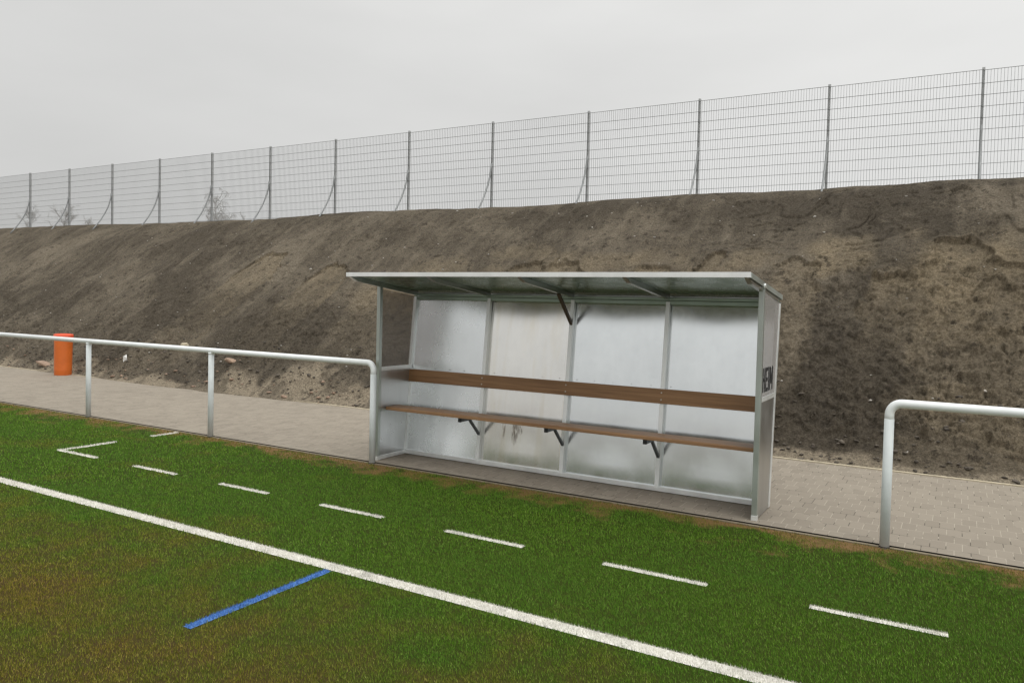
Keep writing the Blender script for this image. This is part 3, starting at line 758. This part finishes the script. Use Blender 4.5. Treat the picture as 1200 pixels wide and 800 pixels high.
# ------------------------------------------------------------------ rubble and litter
def lump(name, mat, loc, size, seed, rz=0):
    rnd = random.Random(seed); b = bmesh.new(); bmesh.ops.create_icosphere(b, subdivisions=2, radius=1)
    for v in b.verts:
        n = v.co.normalized(); v.co = Vector([c * s for c, s in zip(n, size)]) * (1 + rnd.uniform(-.2, .16))
    m = bpy.data.meshes.new(name); b.to_mesh(m); b.free(); m.materials.append(mat)
    o = bpy.data.objects.new(name, m); COL.objects.link(o); o.location = loc; o.rotation_euler = (rnd.uniform(-.2, .2), rnd.uniform(-.2, .2), rz)
    return o
x, y, z = on_bank(-12.0, 9.90); tag(lump('stone', M['brick'], (x, y, z + .03), (.14, .085, .05), 2, .2), 'reddish brown flat stone lump on the sand behind the railing', 'stone')
x, y, z = on_bank(-13.9, 10.25); tag(lump('stone', M['stone'], (x, y, z + .02), (.085, .06, .065), 4, .5), 'pale yellow stone sitting up on the lower bank right of the orange bin', 'stone')
x, y, z = on_bank(-18.0, 9.62); tag(lump('stone', M['brick'], (x - .0, y, z + .03), (.28, .10, .05), 6, .1), 'flat brown slab of rubble left of the orange bin', 'stone')
x, y, z = on_bank(-15.05, 9.72)
sc = MB()
vs = [(-.05, 0, 0), (.05, .02, .01), (.07, -.01, .10), (.015, .02, .16), (-.035, -.02, .12), (-.07, .01, .05)]
tag(mesh_obj('litter', [(a + .0, b * (1 if k < 6 else 1) + (0 if k < 6 else .012), c) for k, (a, b, c) in enumerate(vs + vs)], [(0, 1, 2, 3, 4, 5), (11, 10, 9, 8, 7, 6)] + [(i, (i + 1) % 6, (i + 1) % 6 + 6, i + 6) for i in range(6)], M['paper']), 'crumpled white scrap at the bank foot between bin and second railing post', 'litter').location = (x, y, z)

def scatter(name, mat, n, sampler, smin, smax, label, seed, flat=.6):
    rnd = random.Random(seed); b = bmesh.new(); bmesh.ops.create_icosphere(b, subdivisions=1, radius=1)
    base = np.array([v.co[:] for v in b.verts]); fa = np.array([[v.index for v in f.verts] for f in b.faces]); b.free()
    Vs, Fs = [], []
    pts = np.array([sampler(rnd) for _ in range(n)]); X, Y, Z, *_ = bank_point(pts[:, 0], pts[:, 1])
    for i in range(n):
        s = smin + (smax - smin) * rnd.random() ** 2.6; a = rnd.uniform(0, 6.28)
        q = base * (1 + np.array([[rnd.uniform(-.42, .42)] for _ in base])) * np.array([s * rnd.uniform(.8, 1.5), s, s * flat * rnd.uniform(.7, 1.3)])
        q = np.stack([q[:, 0] * math.cos(a) - q[:, 1] * math.sin(a), q[:, 0] * math.sin(a) + q[:, 1] * math.cos(a), q[:, 2]], 1)
        Fs.append(fa + len(base) * i); Vs.append(q + np.array([X[i], Y[i] - .004, Z[i] + s * .12]))
    tag(np_mesh(name, np.concatenate(Vs), np.concatenate(Fs), mat), label, kind='stuff')
foot_pt = lambda r: (r.uniform(-22, 3), 9.45 + abs(r.gauss(0, .55)))
scatter('soil_clods', M['clod'], 2200, foot_pt, .005, .034, 'dark crumbs and clods of earth along the foot of the bank', 1)
scatter('rubble', M['brick'], 170, lambda r: (r.uniform(-21, -8), 9.42 + abs(r.gauss(0, .28))), .006, .055, 'brown bits of rubble along the bank foot', 2, .45)
scatter('pebbles', M['pebble'], 420, lambda r: (r.uniform(-24, 3), r.uniform(9.5, 15)), .004, .024, 'tiny pale pebbles dotted over the earth bank', 3)

# ------------------------------------------------------------------ light: overcast sky and a veiled sun
SUN_EL, SUN_AZ = R(52), R(112)              # azimuth measured clockwise from +y (north)
w = bpy.data.worlds.new('World'); S.world = w; w.use_nodes = True; nt = w.node_tree; nt.nodes.clear()
L = nt.links.new; N = nt.nodes.new
out = N('ShaderNodeOutputWorld'); bg = N('ShaderNodeBackground'); bg.inputs[1].default_value = .10; L(bg.outputs[0], out.inputs[0])
sky = N('ShaderNodeTexSky'); sky.sky_type = 'NISHITA'; sky.sun_disc = False; sky.sun_elevation = SUN_EL; sky.sun_rotation = SUN_AZ
sky.air_density = 1.0; sky.dust_density = 5.0
hs = N('ShaderNodeHueSaturation'); hs.inputs['Saturation'].default_value = .15; L(sky.outputs[0], hs.inputs['Color'])
tc = N('ShaderNodeTexCoord'); nrm = N('ShaderNodeVectorMath'); nrm.operation = 'NORMALIZE'; L(tc.outputs['Generated'], nrm.inputs[0])
sp = N('ShaderNodeSeparateXYZ'); L(nrm.outputs[0], sp.inputs[0])
pw = N('ShaderNodeMath'); pw.operation = 'POWER'; pw.use_clamp = True; L(sp.outputs[2], pw.inputs[0]); pw.inputs[1].default_value = 2.6
mr = N('ShaderNodeMapRange'); L(pw.outputs[0], mr.inputs[0])
for i, v in zip((1, 2, 3, 4), (0, 1, 7.5, 22.0)): mr.inputs[i].default_value = v
dt = N('ShaderNodeVectorMath'); dt.operation = 'DOT_PRODUCT'; L(nrm.outputs[0], dt.inputs[0]); dt.inputs[1].default_value = (.90, -.12, .0)
md = N('ShaderNodeMapRange'); L(dt.outputs['Value'], md.inputs[0])
for i, v in zip((1, 2, 3, 4), (-1.0, 1.0, .83, 1.30)): md.inputs[i].default_value = v
ns = N('ShaderNodeTexNoise'); mp = N('ShaderNodeMapping'); mp.inputs['Scale'].default_value = (1.4, 1.4, 4.2); L(nrm.outputs[0], mp.inputs[0]); L(mp.outputs[0], ns.inputs[0])
ns.inputs['Scale'].default_value = 1.3; ns.inputs['Detail'].default_value = 5; ns.inputs['Roughness'].default_value = .5
mn = N('ShaderNodeMapRange'); L(ns.outputs[0], mn.inputs[0])
for i, v in zip((1, 2, 3, 4), (.3, .7, .93, 1.07)): mn.inputs[i].default_value = v
m1 = N('ShaderNodeMath'); m1.operation = 'MULTIPLY'; L(mr.outputs[0], m1.inputs[0]); L(md.outputs[0], m1.inputs[1])
m2 = N('ShaderNodeMath'); m2.operation = 'MULTIPLY'; L(m1.outputs[0], m2.inputs[0]); L(mn.outputs[0], m2.inputs[1])
cc = N('ShaderNodeVectorMath'); cc.operation = 'SCALE'; cc.inputs[0].default_value = (1.0, 1.0, .985); L(m2.outputs[0], cc.inputs['Scale'])
mx = N('ShaderNodeMix'); mx.data_type = 'RGBA'; mx.inputs[0].default_value = .90; L(hs.outputs[0], mx.inputs[6]); L(cc.outputs[0], mx.inputs[7])
L(mx.outputs[2], bg.inputs[0])
sd = bpy.data.lights.new('sun', 'SUN'); sd.energy = .6; sd.angle = R(35); sd.color = (1, .97, .93)
so = bpy.data.objects.new('sun', sd); COL.objects.link(so)
dirv = Vector((math.sin(SUN_AZ) * math.cos(SUN_EL), math.cos(SUN_AZ) * math.cos(SUN_EL), math.sin(SUN_EL)))
so.rotation_euler = dirv.to_track_quat('Z', 'Y').to_euler(); so.location = (0, 0, 20)

S.view_settings.view_transform = 'Standard'; S.view_settings.look = 'None'; S.view_settings.gamma = 1; S.view_settings.exposure = 0
S.view_settings.use_curve_mapping = False
S.cycles.filter_width = 1.4; S.cycles.caustics_reflective = False; S.cycles.max_bounces = 8; S.cycles.transparent_max_bounces = 12
